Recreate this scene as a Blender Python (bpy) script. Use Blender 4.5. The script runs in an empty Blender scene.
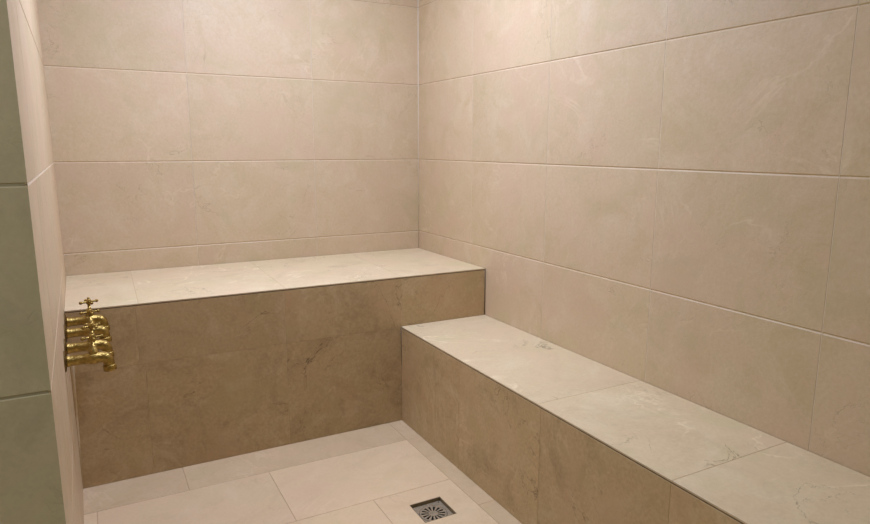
import bpy, bmesh, math, random
from mathutils import Vector, Matrix
random.seed(11)
S = 0.4                      # one tile course is 0.4 m high
ZF = -2.9327                 # floor level measured in tile courses
def U(x, y, z): return Vector((x*S, y*S, (z-ZF)*S))
C = bpy.context.scene.collection

# ------------------------------------------------------------------ materials
def new_mat(name):
    m = bpy.data.materials.new(name); m.use_nodes = True
    nt = m.node_tree; nt.nodes.clear()
    return m, nt
def N(nt, t, **kw):
    n = nt.nodes.new(t)
    for k, v in kw.items(): setattr(n, k, v)
    return n
def mixc(nt, fac, a, b, mode='MIX'):
    n = N(nt, 'ShaderNodeMix', data_type='RGBA', blend_type=mode)
    for s, v in ((n.inputs[0], fac), (n.inputs[6], a), (n.inputs[7], b)):
        if hasattr(v, 'is_output'): nt.links.new(v, s)
        elif isinstance(v, (int, float)): s.default_value = v
        else: s.default_value = (*v, 1)
    return n.outputs[2]
def ramp(nt, fac, stops):
    r = N(nt, 'ShaderNodeValToRGB'); nt.links.new(fac, r.inputs[0])
    e = r.color_ramp.elements
    while len(e) < len(stops): e.new(0.5)
    for el, (p, v) in zip(e, stops):
        el.position = p; el.color = (v, v, v, 1) if isinstance(v, (int, float)) else (*v, 1)
    return r.outputs[0]
def maths(nt, op, a, b=0.0, c=None):
    n = N(nt, 'ShaderNodeMath', operation=op)
    for s, v in zip(n.inputs, (a, b, c)):
        if v is None: continue
        if hasattr(v, 'is_output'): nt.links.new(v, s)
        else: s.default_value = v
    return n.outputs[0]
def noise(nt, vec, scale, detail=5, rough=0.55, dist=0.0):
    n = N(nt, 'ShaderNodeTexNoise')
    nt.links.new(vec, n.inputs['Vector'])
    n.inputs['Scale'].default_value = scale; n.inputs['Detail'].default_value = detail
    n.inputs['Roughness'].default_value = rough; n.inputs['Distortion'].default_value = dist
    return n.outputs['Fac']

def stone(name, base, warm, light, dark, vein_dark=0.35, vein_light=0.3, mottling=1.0, rough=0.5, bump=0.12, tile_var=0.1):
    m, nt = new_mat(name)
    out = N(nt, 'ShaderNodeOutputMaterial'); b = N(nt, 'ShaderNodeBsdfPrincipled')
    nt.links.new(b.outputs[0], out.inputs[0])
    tc = N(nt, 'ShaderNodeTexCoord'); at = N(nt, 'ShaderNodeAttribute', attribute_name='tile')
    vm = N(nt, 'ShaderNodeVectorMath', operation='MULTIPLY_ADD')
    nt.links.new(at.outputs['Color'], vm.inputs[0]); vm.inputs[1].default_value = (23, 31, 17)
    nt.links.new(tc.outputs['Object'], vm.inputs[2]); v = vm.outputs[0]
    # cloudy patches
    cl = ramp(nt, noise(nt, v, 2.6, 6, 0.6, 0.6), [(0.36, 0), (0.68, 1)])
    col = mixc(nt, maths(nt, 'MULTIPLY', cl, 0.75*mottling), base, warm)
    cl2 = ramp(nt, noise(nt, v, 5.5, 8, 0.65, 1.0), [(0.5, 0), (0.74, 1)])
    col = mixc(nt, maths(nt, 'MULTIPLY', cl2, 0.7*mottling), col, light)
    cl3 = ramp(nt, noise(nt, v, 3.3, 8, 0.7, 1.6), [(0.28, 1), (0.50, 0)])
    col = mixc(nt, maths(nt, 'MULTIPLY', cl3, 0.75*mottling), col, dark)
    # grain
    g = noise(nt, v, 90, 4, 0.7)
    col = mixc(nt, 0.22*mottling, col, mixc(nt, ramp(nt, g, [(0.35, 0), (0.65, 1)]), dark, light))
    # dull olive stains
    ol = ramp(nt, noise(nt, v, 4.1, 5, 0.6, 0.9), [(0.54, 0), (0.66, 1)])
    col = mixc(nt, maths(nt, 'MULTIPLY', ol, 0.5*mottling), col, [base[0]*.88, base[1]*.93, base[2]*.86])
    pk = ramp(nt, noise(nt, v, 3.4, 6, 0.6, 0.7), [(0.52, 0), (0.66, 1)])
    col = mixc(nt, maths(nt, 'MULTIPLY', pk, 0.6*mottling), col, [base[0]*1.03, base[1]*.955, base[2]*1.03])
    # hairline veins, broken up by masks
    def veins(scale, width, seedscale, lo, hi, dist):
        n = noise(nt, v, scale, 5, 0.6, dist)
        d = maths(nt, 'ABSOLUTE', maths(nt, 'SUBTRACT', n, 0.5))
        line = ramp(nt, d, [(0.0, 1), (width, 0)])
        mk = ramp(nt, noise(nt, v, seedscale, 3, 0.5), [(lo, 0), (hi, 1)])
        return maths(nt, 'MULTIPLY', line, mk)
    v1 = veins(3.1, 0.006, 4.3, 0.53, 0.66, 1.5)
    col = mixc(nt, maths(nt, 'MULTIPLY', v1, vein_dark), col, [c*0.32 for c in dark])
    v2 = veins(2.3, 0.016, 3.7, 0.52, 0.68, 1.1)
    col = mixc(nt, maths(nt, 'MULTIPLY', v2, vein_light), col, [min(1, c*1.25) for c in light])
    # tile to tile shade
    sep = N(nt, 'ShaderNodeSeparateColor'); nt.links.new(at.outputs['Color'], sep.inputs[0])
    br = maths(nt, 'MULTIPLY_ADD', sep.outputs[0], tile_var, 1-tile_var/2)
    hs = N(nt, 'ShaderNodeHueSaturation'); nt.links.new(br, hs.inputs['Value']); nt.links.new(col, hs.inputs['Color'])
    nt.links.new(hs.outputs[0], b.inputs['Base Color'])
    rr = maths(nt, 'MULTIPLY_ADD', noise(nt, v, 7, 4), 0.2, rough-0.1)
    nt.links.new(rr, b.inputs['Roughness']); b.inputs['Specular IOR Level'].default_value = 0.4
    h = maths(nt, 'ADD', maths(nt, 'MULTIPLY', noise(nt, v, 45, 6, 0.65), 0.5), noise(nt, v, 9, 5, 0.6, 0.8))
    h = maths(nt, 'SUBTRACT', h, maths(nt, 'MULTIPLY', v1, 0.6))
    bp = N(nt, 'ShaderNodeBump'); bp.inputs['Strength'].default_value = bump; bp.inputs['Distance'].default_value = 0.01
    nt.links.new(h, bp.inputs['Height']); nt.links.new(bp.outputs[0], b.inputs['Normal'])
    return m

def plain(name, col, rough=0.6, metal=0.0, var=0.25, scale=20, bump=0.05, col2=None):
    m, nt = new_mat(name)
    out = N(nt, 'ShaderNodeOutputMaterial'); b = N(nt, 'ShaderNodeBsdfPrincipled')
    nt.links.new(b.outputs[0], out.inputs[0])
    tc = N(nt, 'ShaderNodeTexCoord')
    n = noise(nt, tc.outputs['Object'], scale, 5, 0.6)
    c = mixc(nt, ramp(nt, n, [(0.35, 0), (0.7, 1)]), col, col2 or [x*(1-var) for x in col])
    nt.links.new(c, b.inputs['Base Color'])
    b.inputs['Metallic'].default_value = metal
    nt.links.new(maths(nt, 'MULTIPLY_ADD', n, 0.25, rough-0.12), b.inputs['Roughness'])
    bp = N(nt, 'ShaderNodeBump'); bp.inputs['Strength'].default_value = bump; bp.inputs['Distance'].default_value = 0.004
    nt.links.new(n, bp.inputs['Height']); nt.links.new(bp.outputs[0], b.inputs['Normal'])
    return m

M_WALL = stone('wall_stone', (.575,.46,.295), (.615,.45,.325), (.655,.55,.40), (.49,.385,.215), .3, .33, 1.0, .5, .16, .07)
M_FACE_SHADE = stone('bench_face_stone_shaded', (.475,.348,.188), (.44,.308,.157), (.60,.475,.31), (.25,.172,.085), .85, .35, 1.0, .5, .12, .08)  # browner tile, also darkened for the grazing light on upright faces
M_TOP = stone('bench_top_stone', (.70,.59,.375), (.68,.535,.35), (.79,.70,.50), (.56,.45,.28), .75, .6, 1.0, .45, .14, .05)
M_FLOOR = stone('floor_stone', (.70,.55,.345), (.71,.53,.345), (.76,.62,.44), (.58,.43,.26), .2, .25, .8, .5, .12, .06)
M_FLOOR_EDGE_SHADE = stone('floor_border_stone_shaded', (.60,.465,.285), (.61,.45,.285), (.66,.53,.36), (.47,.345,.19), .2, .25, .8, .5, .12, .06)  # border stone darkened for bench shade, with some brown staining
M_OUTER_SHADE = stone('outer_wall_stone_shaded', (.50,.46,.34), (.46,.43,.32), (.55,.51,.39), (.36,.33,.24), .12, .2, .9, .55, .14, .06)  # same wall tile, with shade and greenish outside light put into its colour
M_GROUT = plain('grout', (.78,.67,.51), .85, bump=.2)
M_GROUT_F = plain('floor_grout', (.50,.37,.23), .85, bump=.2)
M_GROUT_D = plain('bench_grout', (.62,.49,.32), .85, bump=.2)
M_GROUT_O = plain('outer_grout', (.36,.33,.24), .85, bump=.2)
M_BEAD = plain('sealant', (.74,.66,.55), .45, var=.12)
M_DARK = plain('dark_sealant_shade', (.20,.14,.075), .6, var=.4, scale=60)  # dark joints and sealant, and the painted corner shade on the low bench
M_CEIL = plain('ceiling_paint', (.72,.68,.62), .8)
M_BRASS = plain('aged_brass', (.47,.335,.105), .36, 1.0, scale=90, bump=.8, col2=(.24,.16,.045))
M_BRASS_D = plain('tarnished_brass', (.20,.13,.05), .5, 1.0, scale=60, bump=.3)
M_STEEL = plain('brushed_steel', (.46,.39,.28), .5, .5, var=.35, scale=60, bump=.15)
M_STEEL_R = plain('steel_rim', (.27,.21,.13), .5, .6, var=.3, scale=50)
M_BLACK = plain('drain_dark', (.02,.016,.011), .7)

# ------------------------------------------------------------------ mesh helpers
def link(name, bm, mats, parent=None, smooth=False):
    me = bpy.data.meshes.new(name); bm.to_mesh(me); bm.free()
    for m in (mats if isinstance(mats, (list, tuple)) else [mats]): me.materials.append(m)
    if smooth:
        for p in me.polygons: p.use_smooth = True
    o = bpy.data.objects.new(name, me); C.objects.link(o)
    if parent: o.parent = parent
    return o
def quad(bm, pts, mi=0, flip=False, col=None, lay=None):
    vs = [bm.verts.new(p) for p in (pts if not flip else pts[::-1])]
    f = bm.faces.new(vs); f.material_index = mi
    if col is not None:
        for l in f.loops: l[lay] = col
    return f
class Tiles:
    """A tiled surface: real tiles with chamfered rims over a grout bed, all one mesh."""
    def __init__(s, fn, nrm, flip=False):
        # fn(u,v) -> surface point (metres), nrm = outward normal
        s.bm = bmesh.new(); s.lay = s.bm.loops.layers.float_color.new('tile')
        s.fn, s.n, s.flip = fn, Vector(nrm), flip
    def P(s, u, v, d=0.0): return s.fn(u, v) + s.n*d
    def q(s, pts, mi, col): quad(s.bm, pts, mi, s.flip, col, s.lay)
    def cell(s, u0, u1, v0, v1, gu=.0025, gv=.003, cu=.001, cv=.003, depth=.0025, mi=0, hole=None, gd=None, strip=None):
        """gu: gap across u (makes the v-running joints), gv: gap across v; cu/cv chamfers (metres)"""
        gd = depth*.6 if gd is None else gd
        col = (random.random(), random.random(), random.random(), 1)
        k = 1/S
        a = (u0+gu/2*k, u1-gu/2*k, v0+gv/2*k, v1-gv/2*k)
        b = (a[0]+cu*k, a[1]-cu*k, a[2]+cv*k, a[3]-cv*k)
        def ring(r, d): return [s.P(r[0],r[2],d), s.P(r[1],r[2],d), s.P(r[1],r[3],d), s.P(r[0],r[3],d)]
        back, mid, top = ring(a, -depth), ring(a, -max(cu,cv)*.75), ring(b, 0)
        def hring(o, h, mi, d):
            I = [s.P(h[0],h[2],d), s.P(h[1],h[2],d), s.P(h[1],h[3],d), s.P(h[0],h[3],d)]
            for i in range(4): s.q([o[i], o[(i+1)%4], I[(i+1)%4], I[i]], mi, col)
            return I
        if hole: I = hring(top, hole, 0, 0); J = [p - s.n*.024 for p in I]
        else: s.q(top, mi, col)
        for i in range(4):
            j = (i+1) % 4
            s.q([mid[i], mid[j], top[j], top[i]], mi, col)
            s.q([back[i], back[j], mid[j], mid[i]], mi, col)
        g = ring((u0, u1, v0, v1), -gd)
        if strip is not None:                          # upright joints are filled almost flush
            for p, w_ in ((u0, a[0]), (a[1], u1)):
                s.q([s.P(p, a[2], -strip), s.P(w_, a[2], -strip), s.P(w_, a[3], -strip), s.P(p, a[3], -strip)], 1, col)
        if hole:
            hring(g, hole, 1, -gd)
            for i in range(4): s.q([I[i], I[(i+1)%4], J[(i+1)%4], J[i]], 1, col)
        else: s.q(g, 1, col)
    def grid(s, us, vs, skip=None, **kw):
        for i in range(len(us)-1):
            for j in range(len(vs)-1): s.cell(us[i], us[i+1], vs[j], vs[j+1], **kw)
    def box_back(s, u0, u1, v0, v1, thick, depth=.0025, mi=1):
        """closes the panel into a solid slab of the given thickness"""
        f = [s.P(u0,v0,-depth*.6), s.P(u1,v0,-depth*.6), s.P(u1,v1,-depth*.6), s.P(u0,v1,-depth*.6)]
        b = [s.P(u0,v0,-thick), s.P(u1,v0,-thick), s.P(u1,v1,-thick), s.P(u0,v1,-thick)]
        col = (.5,.5,.5,1)
        s.q(b[::-1], mi, col)
        for i in range(4): s.q([b[i], b[(i+1)%4], f[(i+1)%4], f[i]], mi, col)
    def done(s, name, mats, parent=None): return link(name, s.bm, mats, parent)
def struct(o): o['kind'] = 'structure'; return o
def box(bm, p0, p1, mi=0):
    x0,y0,z0 = p0; x1,y1,z1 = p1
    v = [bm.verts.new(p) for p in ((x0,y0,z0),(x1,y0,z0),(x1,y1,z0),(x0,y1,z0),(x0,y0,z1),(x1,y0,z1),(x1,y1,z1),(x0,y1,z1))]
    for f in ((3,2,1,0),(4,5,6,7),(0,1,5,4),(1,2,6,5),(2,3,7,6),(3,0,4,7)):
        bm.faces.new([v[i] for i in f]).material_index = mi
def sweep(bm, pts, radii, seg=20, caps=True):
    """tube along a polyline with a radius per point"""
    pts = [Vector(p) for p in pts]; rings = []
    t0 = (pts[1]-pts[0]).normalized()
    ref = Vector((0,1,0)) if abs(t0.y) < .9 else Vector((1,0,0))
    for i, p in enumerate(pts):
        t = ((pts[min(i+1,len(pts)-1)]-p).normalized() + (p-pts[max(i-1,0)]).normalized())
        t = t.normalized() if t.length > 1e-9 else t0
        a = ref - t*ref.dot(t); a.normalize(); c = t.cross(a)
        rings.append([bm.verts.new(p + (a*math.cos(2*math.pi*k/seg) + c*math.sin(2*math.pi*k/seg))*radii[i]) for k in range(seg)])
    for i in range(len(rings)-1):
        for k in range(seg):
            j = (k+1) % seg
            bm.faces.new((rings[i][k], rings[i][j], rings[i+1][j], rings[i+1][k]))
    if caps: bm.faces.new(rings[0][::-1]); bm.faces.new(rings[-1])
def lathe(bm, o, axis, prof, seg=24):
    """closed profile of (radius, distance along axis) turned round the axis"""
    o, ax = Vector(o), Vector(axis).normalized()
    a = (Vector((0,1,0)) - ax*ax.y).normalized(); c = ax.cross(a)
    R_ = [[bm.verts.new(o + ax*h + (a*math.cos(2*math.pi*k/seg) + c*math.sin(2*math.pi*k/seg))*r_) for k in range(seg)] for r_, h in prof]
    for i in range(len(R_)):
        for k in range(seg):
            j = (k+1) % seg; n_ = (i+1) % len(R_)
            bm.faces.new((R_[i][k], R_[i][j], R_[n_][j], R_[n_][k]))
def ball(bm, c, r, seg=12, sc=(1,1,1)):
    g = bmesh.ops.create_uvsphere(bm, u_segments=seg, v_segments=max(6, seg//2+2), radius=r)
    for v in g['verts']: v.co = Vector((v.co.x*sc[0], v.co.y*sc[1], v.co.z*sc[2])) + Vector(c)

# ------------------------------------------------------------------ levels (tile courses)
W = 4.3877
def wl(y, z): return -W - 0.0115*y - 0.0045*z          # the left wall is a hair out of square
ZT, ZL, YT, XL, YE = -1.2456, -1.8132, -1.7637, 1.1133, -4.6175
ZC, YF = 3.15, -10.2
WALLKW = dict(gu=.0018, gv=.0018, cu=.0005, cv=.0032, depth=.0040, gd=.0027, strip=.0005)

# back wall, right wall, left wall, outer wall
t = Tiles(lambda u, v: U(u, 0, v), (0,-1,0))
t.grid([-4.46,-2.983,-1.495,0.0], [ZF-.6,-2,-1,0,1,2,ZC], **WALLKW)
struct(t.done('wall_back', [M_WALL, M_GROUT]))
t = Tiles(lambda u, v: U(0, u, v), (-1,0,0), flip=True)
t.grid([YF,-8.67,-7.22,-5.763,-4.315,-2.865,-1.42,0.0], [ZF-.6,-2,-1,0,1,2,ZC], **WALLKW)
struct(t.done('wall_right', [M_WALL, M_GROUT]))
t = Tiles(lambda u, v: U(wl(u, v), u, v), (1,0,0))
lk = dict(WALLKW); lk.update(cv=.002, gv=.003, gd=.0012)
t.grid([YE,-3.9,-1.93,0.0], [ZF,-2,-1,0,1,2,ZC], **dict(lk, gu=.0012, cu=.0005))
struct(t.done('wall_left', [M_WALL, M_GROUT]))
t = Tiles(lambda u, v: U(wl(YE, v) if u > -4.4 else u, YE, v), (0,-1,0))
t.grid([-8.0,-7.35,-5.87,-4.3], [ZF,-2,-1,0,1,2,ZC], gu=.002, gv=.003, cu=.001, cv=.003)
struct(t.done('wall_front', [M_OUTER_SHADE, M_GROUT_O]))

# floor: border strips, big tiles, one tile cut out for the drain
DX0, DX1, DY0, DY1 = -1.823, -1.518, -3.727, -3.420
t = Tiles(lambda u, v: U(u, v, ZF), (0,0,1))
fk = dict(gu=.002, gv=.002, cu=.0008, cv=.0008, depth=.002)
yb, xr, xl = -2.245, -1.283, -4.246
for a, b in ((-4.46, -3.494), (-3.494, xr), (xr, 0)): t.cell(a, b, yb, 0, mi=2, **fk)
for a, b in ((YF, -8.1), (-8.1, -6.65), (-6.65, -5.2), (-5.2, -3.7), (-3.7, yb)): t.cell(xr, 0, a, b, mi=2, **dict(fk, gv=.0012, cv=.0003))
for a, b in ((YE, yb),): t.cell(-4.46, xl, a, b, **fk)
t.cell(xl, -2.768, -3.19, yb, **fk); t.cell(-2.768, xr, -3.19, yb, **fk)
t.cell(xl, -3.5, YE, -3.19, **fk); t.cell(-3.5, -2.07, YE, -3.19, **fk)
t.cell(-2.07, xr, YE, -3.19, hole=(DX0, DX1, DY0, DY1), **fk)
for i, x in enumerate((-8.0, -6.5, -5.0, -3.5, -2.07)):
    for a, b in ((YF, -8.6), (-8.6, -7.3), (-7.3, -5.95), (-5.95, YE)): t.cell(x, (-6.5, -5.0, -3.5, -2.07, xr)[i], a, b, **fk)
struct(t.done('floor', [M_FLOOR, M_GROUT_F, M_FLOOR_EDGE_SHADE]))
bm = bmesh.new(); quad(bm, [U(-8,YF,ZC), U(-8,0,ZC), U(0,0,ZC), U(0,YF,ZC)])
struct(link('ceiling', bm, M_CEIL))

# pale sealant bead in the wall corner
bm = bmesh.new()
sweep(bm, [U(-.004,-.004,ZT+.001), U(-.004,-.004,ZC)], [.0026,.0026], 10)
struct(link('trim_1', bm, M_BEAD, smooth=True))

# ------------------------------------------------------------------ benches
def empty(name, loc, label, cat, group=None):
    o = bpy.data.objects.new(name, None); C.objects.link(o); o.location = loc; o.empty_display_size = .1
    o['label'] = label; o['category'] = cat
    if group: o['group'] = group
    return o
def rel(o, root):                                    # geometry is written in world metres; hang it on its root
    o.data.transform(Matrix.Translation(-root.location)); o.parent = root; return o
E_ = .0045                                            # dark joint under the top edge (m)
kt = E_/S; SEAT_T = .0045
# tall bench
r = empty('tiled_bench', U(-2.2, YT/2, ZF), 'tall deep stone-tiled bench running across the back wall', 'bench')
bk = dict(gu=.0012, gv=.0012, cu=.0006, cv=.0006, depth=.0015)
t = Tiles(lambda u, v: U(wl(v, ZT)+.002 if u < -4.3 else (u + (0.035*(v-YT/2)/YT*-1 if -4 < u < -.01 else 0)), v, ZT), (0,0,1))
t.grid([-4.39,-3.752,-2.385,-1.07,-.004], [YT,-.004], **bk)
t.box_back(-4.39,-.004,YT,-.004,SEAT_T)
rel(t.done('seat', [M_TOP, M_GROUT_D]), r)
bkf = dict(bk, gu=.0014)
t = Tiles(lambda u, v: U(wl(YT, v)+.002 if u < -4.3 else u, YT, v), (0,-1,0))
z1 = ZT-SEAT_T/S-kt
zm = -1.824
for a, b in ((-4.39,-3.8),(-3.8,-2.42),(-2.42,-1.103),(-1.103,-.004)): t.cell(a, b, zm, z1, **dict(bkf, gv=.0006, cv=.0002))
for a, b in ((-4.39,-3.753),(-3.753,-2.42),(-2.42,-1.103),(-1.103,-.004)): t.cell(a, b, ZF+.002, zm, **dict(bkf, gv=.0006, cv=.0002))
t.box_back(-4.39,-.004,ZF+.002,z1,.70)
rel(t.done('front_panel', [M_FACE_SHADE, M_GROUT_D]), r)
bm = bmesh.new(); box(bm, U(-4.36,YT,z1)+Vector((0,.0012,-.0005)), U(-.004,YT,ZT-SEAT_T/S)+Vector((0,.06,.0005)))
rel(link('edge_joint', bm, M_DARK), r)
bm = bmesh.new(); sweep(bm, [U(-.008,YT-.004,ZL+.01), U(-.008,YT-.004,ZT-.01)], [.0024,.0022], 8)
rel(link('sealant_shade_bead', bm, M_DARK, smooth=True), r)
bm = bmesh.new()                                     # pale sealant run down the left corner, thinning out at the floor
zs = [ZT-.40, ZT-.43, ZT-.7, ZT-1.2, ZF+.004]; tk = [.001, .0115, .009, .005, .0015]
sweep(bm, [U(wl(YT,z), YT, z)+Vector((k*.3,-k*.3,0)) for z, k in zip(zs, tk)], tk, 10)
rel(link('corner_sealant', bm, M_WALL, smooth=True), r)
# low bench
r = empty('tiled_bench', U(-XL/2, -5.8, ZF), 'low narrow stone-tiled bench running along the right wall', 'bench')
YB = -9.4
t = Tiles(lambda u, v: U(u, v, ZL), (0,0,1))
t.grid([-XL,-.004], [YB,-8.25,-6.93,-5.612,-4.272,YT-.004], **bk)
t.box_back(-XL,-.004,YB,YT-.004,SEAT_T)
rel(t.done('seat', [M_TOP, M_GROUT_D]), r)
z1 = ZL-SEAT_T/S-kt
t = Tiles(lambda u, v: U(-XL, u, v), (-1,0,0), flip=True)
t.grid([YB,-8.25,-6.93,-5.606,-4.318,-3.064,YT-.004], [ZF+.002,z1], **bkf)
t.box_back(YB,YT-.004,ZF+.002,z1,.44)
rel(t.done('front_panel', [M_FACE_SHADE, M_GROUT_D]), r)
bm = bmesh.new(); box(bm, U(-XL,YB,z1)+Vector((.0012,0,-.0005)), U(-XL,YT-.004,ZL-SEAT_T/S)+Vector((.06,0,.0005)))
rel(link('edge_joint', bm, M_DARK), r)
bm = bmesh.new(); sweep(bm, [U(-XL-.003,YT-.007,ZL-.45), U(-XL-.003,YT-.007,ZL-.2), U(-XL-.004,YT-.008,ZL-.02)], [.0006,.0014,.0024], 8)  # dark bead stands in for the soft shade in this corner
rel(link('sealant_shade_bead', bm, M_DARK, smooth=True), r)

# ------------------------------------------------------------------ brass taps
def make_tap(label):
    r = empty('brass_tap', (0,0,0), label, 'tap', 'brass taps on the left wall')
    bm = bmesh.new(); sweep(bm, [(0,0,0),(.002,0,0),(.004,0,0),(.006,0,0)], [.032,.032,.029,.019], 28)
    link('wall_flange', bm, M_BRASS_D, r, True)
    bm = bmesh.new()
    P, R = [], []
    for x, rr in ((.004,.0170),(.010,.0172),(.014,.0160),(.030,.0152),(.050,.0152),(.060,.0165),(.068,.0188),(.078,.0198),(.088,.0188),(.093,.0172),(.098,.0166)):
        P.append((x,0,0)); R.append(rr)
    cx, cz, rad = .098, -.019, .019
    for i in range(1, 10):
        a = math.radians(84*i/9); P.append((cx+rad*math.sin(a), 0, cz+rad*math.cos(a))); R.append(.0166-.0006*i/9)
    P.append((.1180,0,-.034)); R.append(.0158)
    sweep(bm, P, R, 24); link('body', bm, M_BRASS, r, True)
    bm = bmesh.new()
    lathe(bm, (.1174,0,-.026), (.09,0,-1), [(.0150,0),(.0178,.0010),(.0188,.003),(.0188,.016),(.0180,.0185),(.0140,.019),(.0132,.012),(.0132,0)])
    link('outlet_ring', bm, M_BRASS, r, True)
    bm = bmesh.new()
    sweep(bm, [(.078,0,.010),(.078,0,.022),(.078,0,.0235),(.078,0,.031),(.078,0,.0325),(.078,0,.040),(.078,0,.041),(.078,0,.058)],
          [.0140,.0135,.0118,.0118,.0092,.0085,.0052,.0048], 20)
    link('bonnet', bm, M_BRASS, r, True)
    bm = bmesh.new()
    sweep(bm, [(.078,0,.054),(.078,0,.058),(.078,0,.068),(.078,0,.073),(.078,0,.0755)], [.0050,.0082,.0088,.0066,.0034], 16)
    ball(bm, (.078,0,.0765), .0042)
    for k in range(4):
        a = k*math.pi/2 + .30
        d = Vector((math.cos(a), math.sin(a), 0)); o = Vector((.078,0,.064))
        sweep(bm, [o+d*.005, o+d*.012, o+d*.020, o+d*.024], [.0046,.0034,.0034,.0040], 12)
        ball(bm, o+d*.0262, .0056)
    link('cross_handle', bm, M_BRASS, r, True)
    return r
def copy_thing(src, label):
    c = src.copy(); C.objects.link(c); c['label'] = label
    for ch in list(src.children):
        d = ch.copy(); C.objects.link(d); d.parent = c
    return c
LAB = ['brass tap farthest back, topmost of the four, closest to the tall bench face',
       'second brass tap from the back, just in front of the farthest one',
       'third brass tap from the back, just behind the nearest and lowest tap',
       'nearest and lowest brass tap, its curved spout fully in view']
SP = [(-1.90,-1.316,.05),(-2.16,-1.348,-.04),(-2.48,-1.388,.25),(-2.78,-1.402,-.12)]
tap = None
for lab, (y, z, rot) in zip(LAB, SP):
    if tap is None: tap = o = make_tap(lab)
    else: o = copy_thing(tap, lab)
    o.location = U(wl(y, z), y, z)
    for ch in o.children:
        if ch.name.startswith('cross_handle'):      # every handle is left at a turn of its own
            ch.matrix_local = Matrix.Translation((.078,0,0)) @ Matrix.Rotation(rot, 4, 'Z') @ Matrix.Translation((-.078,0,0))

# ------------------------------------------------------------------ floor drain
a0, a1 = U(DX0, DY0, ZF), U(DX1, DY1, ZF)
cx, cy = (a0.x+a1.x)/2, (a0.y+a1.y)/2; hw = (a1.x-a0.x)/2 - .0006; hh = (a1.y-a0.y)/2 - .0006
r = empty('floor_drain', (cx, cy, 0), 'square recessed metal floor drain with round slotted grate, set in the floor', 'drain')
bm = bmesh.new()
th = .0022
for (x0,y0,x1,y1) in ((-hw,-hh,-hw+th,hh),(hw-th,-hh,hw,hh),(-hw+th,-hh,hw-th,-hh+th),(-hw+th,hh-th,hw-th,hh)):
    box(bm, (x0,y0,-.021), (x1,y1,-.0006))
link('frame', bm, M_STEEL_R, r)
def disc_plate(bm, R, zt, zb, sq=None, radii=(), n=64, slot=None):
    """round plate with optional square outside and radial slots"""
    rr = list(radii)
    def pt(k, i, z):
        a = 2*math.pi*k/n
        if sq and i == len(rr)-1:
            c, s_ = math.cos(a), math.sin(a); m = min((sq[0] if c > 0 else sq[1])/max(abs(c), 1e-6), (sq[2] if s_ > 0 else sq[3])/max(abs(s_), 1e-6))
            return (c*m, s_*m, z)
        return (math.cos(a)*rr[i], math.sin(a)*rr[i], z)
    T = [[bm.verts.new(pt(k, i, zt)) for k in range(n)] for i in range(len(rr))]
    B = [[bm.verts.new(pt(k, i, zb)) for k in range(n)] for i in range(len(rr))]
    solid = lambda i, k: not (slot and slot(i, k % n))
    for i in range(len(rr)-1):
        for k in range(n):
            j = (k+1) % n
            if not solid(i, k): continue
            bm.faces.new((T[i][k], T[i+1][k], T[i+1][j], T[i][j])); bm.faces.new((B[i][j], B[i+1][j], B[i+1][k], B[i][k]))
            if not solid(i, k-1): bm.faces.new((T[i][k], B[i][k], B[i+1][k], T[i+1][k]))
            if not solid(i, k+1): bm.faces.new((T[i+1][j], B[i+1][j], B[i][j], T[i][j]))
            if i == 0 or not solid(i-1, k): bm.faces.new((T[i][j], B[i][j], B[i][k], T[i][k]))
            if i == len(rr)-2 or not solid(i+1, k): bm.faces.new((T[i+1][k], B[i+1][k], B[i+1][j], T[i+1][j]))
PZ, GR = -.0125, .048
GX, GY = -.001, -.005                              # the grate sits a little off centre
bm = bmesh.new(); disc_plate(bm, 0, PZ, PZ-.003, sq=(hw-th-GX, hw-th+GX, hh-th-GY, hh-th+GY), radii=(GR+.0016, GR+.004, 1), n=64)
link('cover_plate', bm, M_STEEL, r).location = (GX, GY, 0)
bm = bmesh.new()
NS = 14
disc_plate(bm, 0, PZ+.0004, PZ-.0022, radii=(.0025, .0165, .0415, .0450, GR), n=NS*6, slot=lambda i, k: i == 1 and k % 6 in (0, 1, 2))
g = link('grate', bm, M_STEEL, r); g.location = (GX, GY, 0)
bm = bmesh.new(); sweep(bm, [(0,0,PZ-.002),(0,0,PZ+.0009),(0,0,PZ+.0016)], [.0042,.0042,.003], 16)
link('screw', bm, M_STEEL, g, True)
bm = bmesh.new(); sweep(bm, [(hw-.011,hh-.011,PZ-.0005),(hw-.011,hh-.011,PZ+.0003)], [.0028,.0028], 12)
link('screw_hole', bm, M_BLACK, r)
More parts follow.
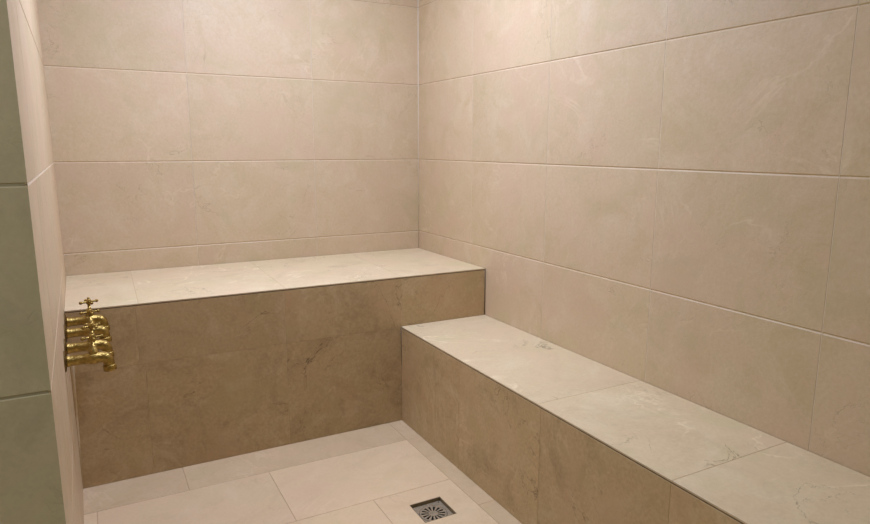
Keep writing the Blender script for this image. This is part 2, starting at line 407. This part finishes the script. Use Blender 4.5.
bm = bmesh.new(); sweep(bm, [(0,0,PZ-.0035),(0,0,-.05),(0,0,-.0505)], [GR+.003,.036,.0005], 32, caps=False)
link('trap_cup', bm, M_BLACK, r, True).location = (GX, GY, 0)

# ------------------------------------------------------------------ light
def area(name, loc, size, power, col, rot=(0,0,0), shape='DISK', sy=None, spread=180):
    l = bpy.data.lights.new(name, 'AREA'); l.shape = shape; l.size = size
    if sy: l.size_y = sy
    l.energy = power; l.color = col; l.spread = math.radians(spread)
    o = bpy.data.objects.new(name, l); C.objects.link(o); o.location = loc; o.rotation_euler = rot; return o
area('ceiling_downlight', U(-2.25,-2.55,ZC-.02), .30, 30, (.905,1.005,1.335))
area('outer_fill_light', U(-6.8,-6.6,ZC-.02), .3, 20, (1.0, .98, .95))  # unseen lamp added to light the outer wall face
w = bpy.data.worlds.new('world'); bpy.context.scene.world = w; w.use_nodes = True
w.node_tree.nodes['Background'].inputs[0].default_value = (1,.97,.45,1); w.node_tree.nodes['Background'].inputs[1].default_value = .13

# ------------------------------------------------------------------ camera
F, YAW, PITCH, ROLL = 645.08, .4925, -.1771, .0023
cam = bpy.data.cameras.new('camera'); co = bpy.data.objects.new('camera', cam); C.objects.link(co)
cam.sensor_width = 36; cam.sensor_fit = 'HORIZONTAL'; cam.lens = F/870*36; cam.clip_start = .02
d = Vector((math.sin(YAW)*math.cos(PITCH), math.cos(YAW)*math.cos(PITCH), math.sin(PITCH)))
rt = Vector((math.cos(YAW), -math.sin(YAW), 0)); up = rt.cross(d)
r2 = rt*math.cos(ROLL)+up*math.sin(ROLL); u2 = -rt*math.sin(ROLL)+up*math.cos(ROLL)
mw = Matrix((r2, u2, -d)).transposed().to_4x4(); mw.translation = U(-4.0933,-8.1185,.1768)
co.matrix_world = mw
sc = bpy.context.scene; sc.camera = co
sc.view_settings.view_transform = 'Standard'; sc.view_settings.look = 'None'; sc.view_settings.exposure = 0.0
sc.cycles.use_denoising = True
sc.cycles.max_bounces = 12; sc.cycles.diffuse_bounces = 8
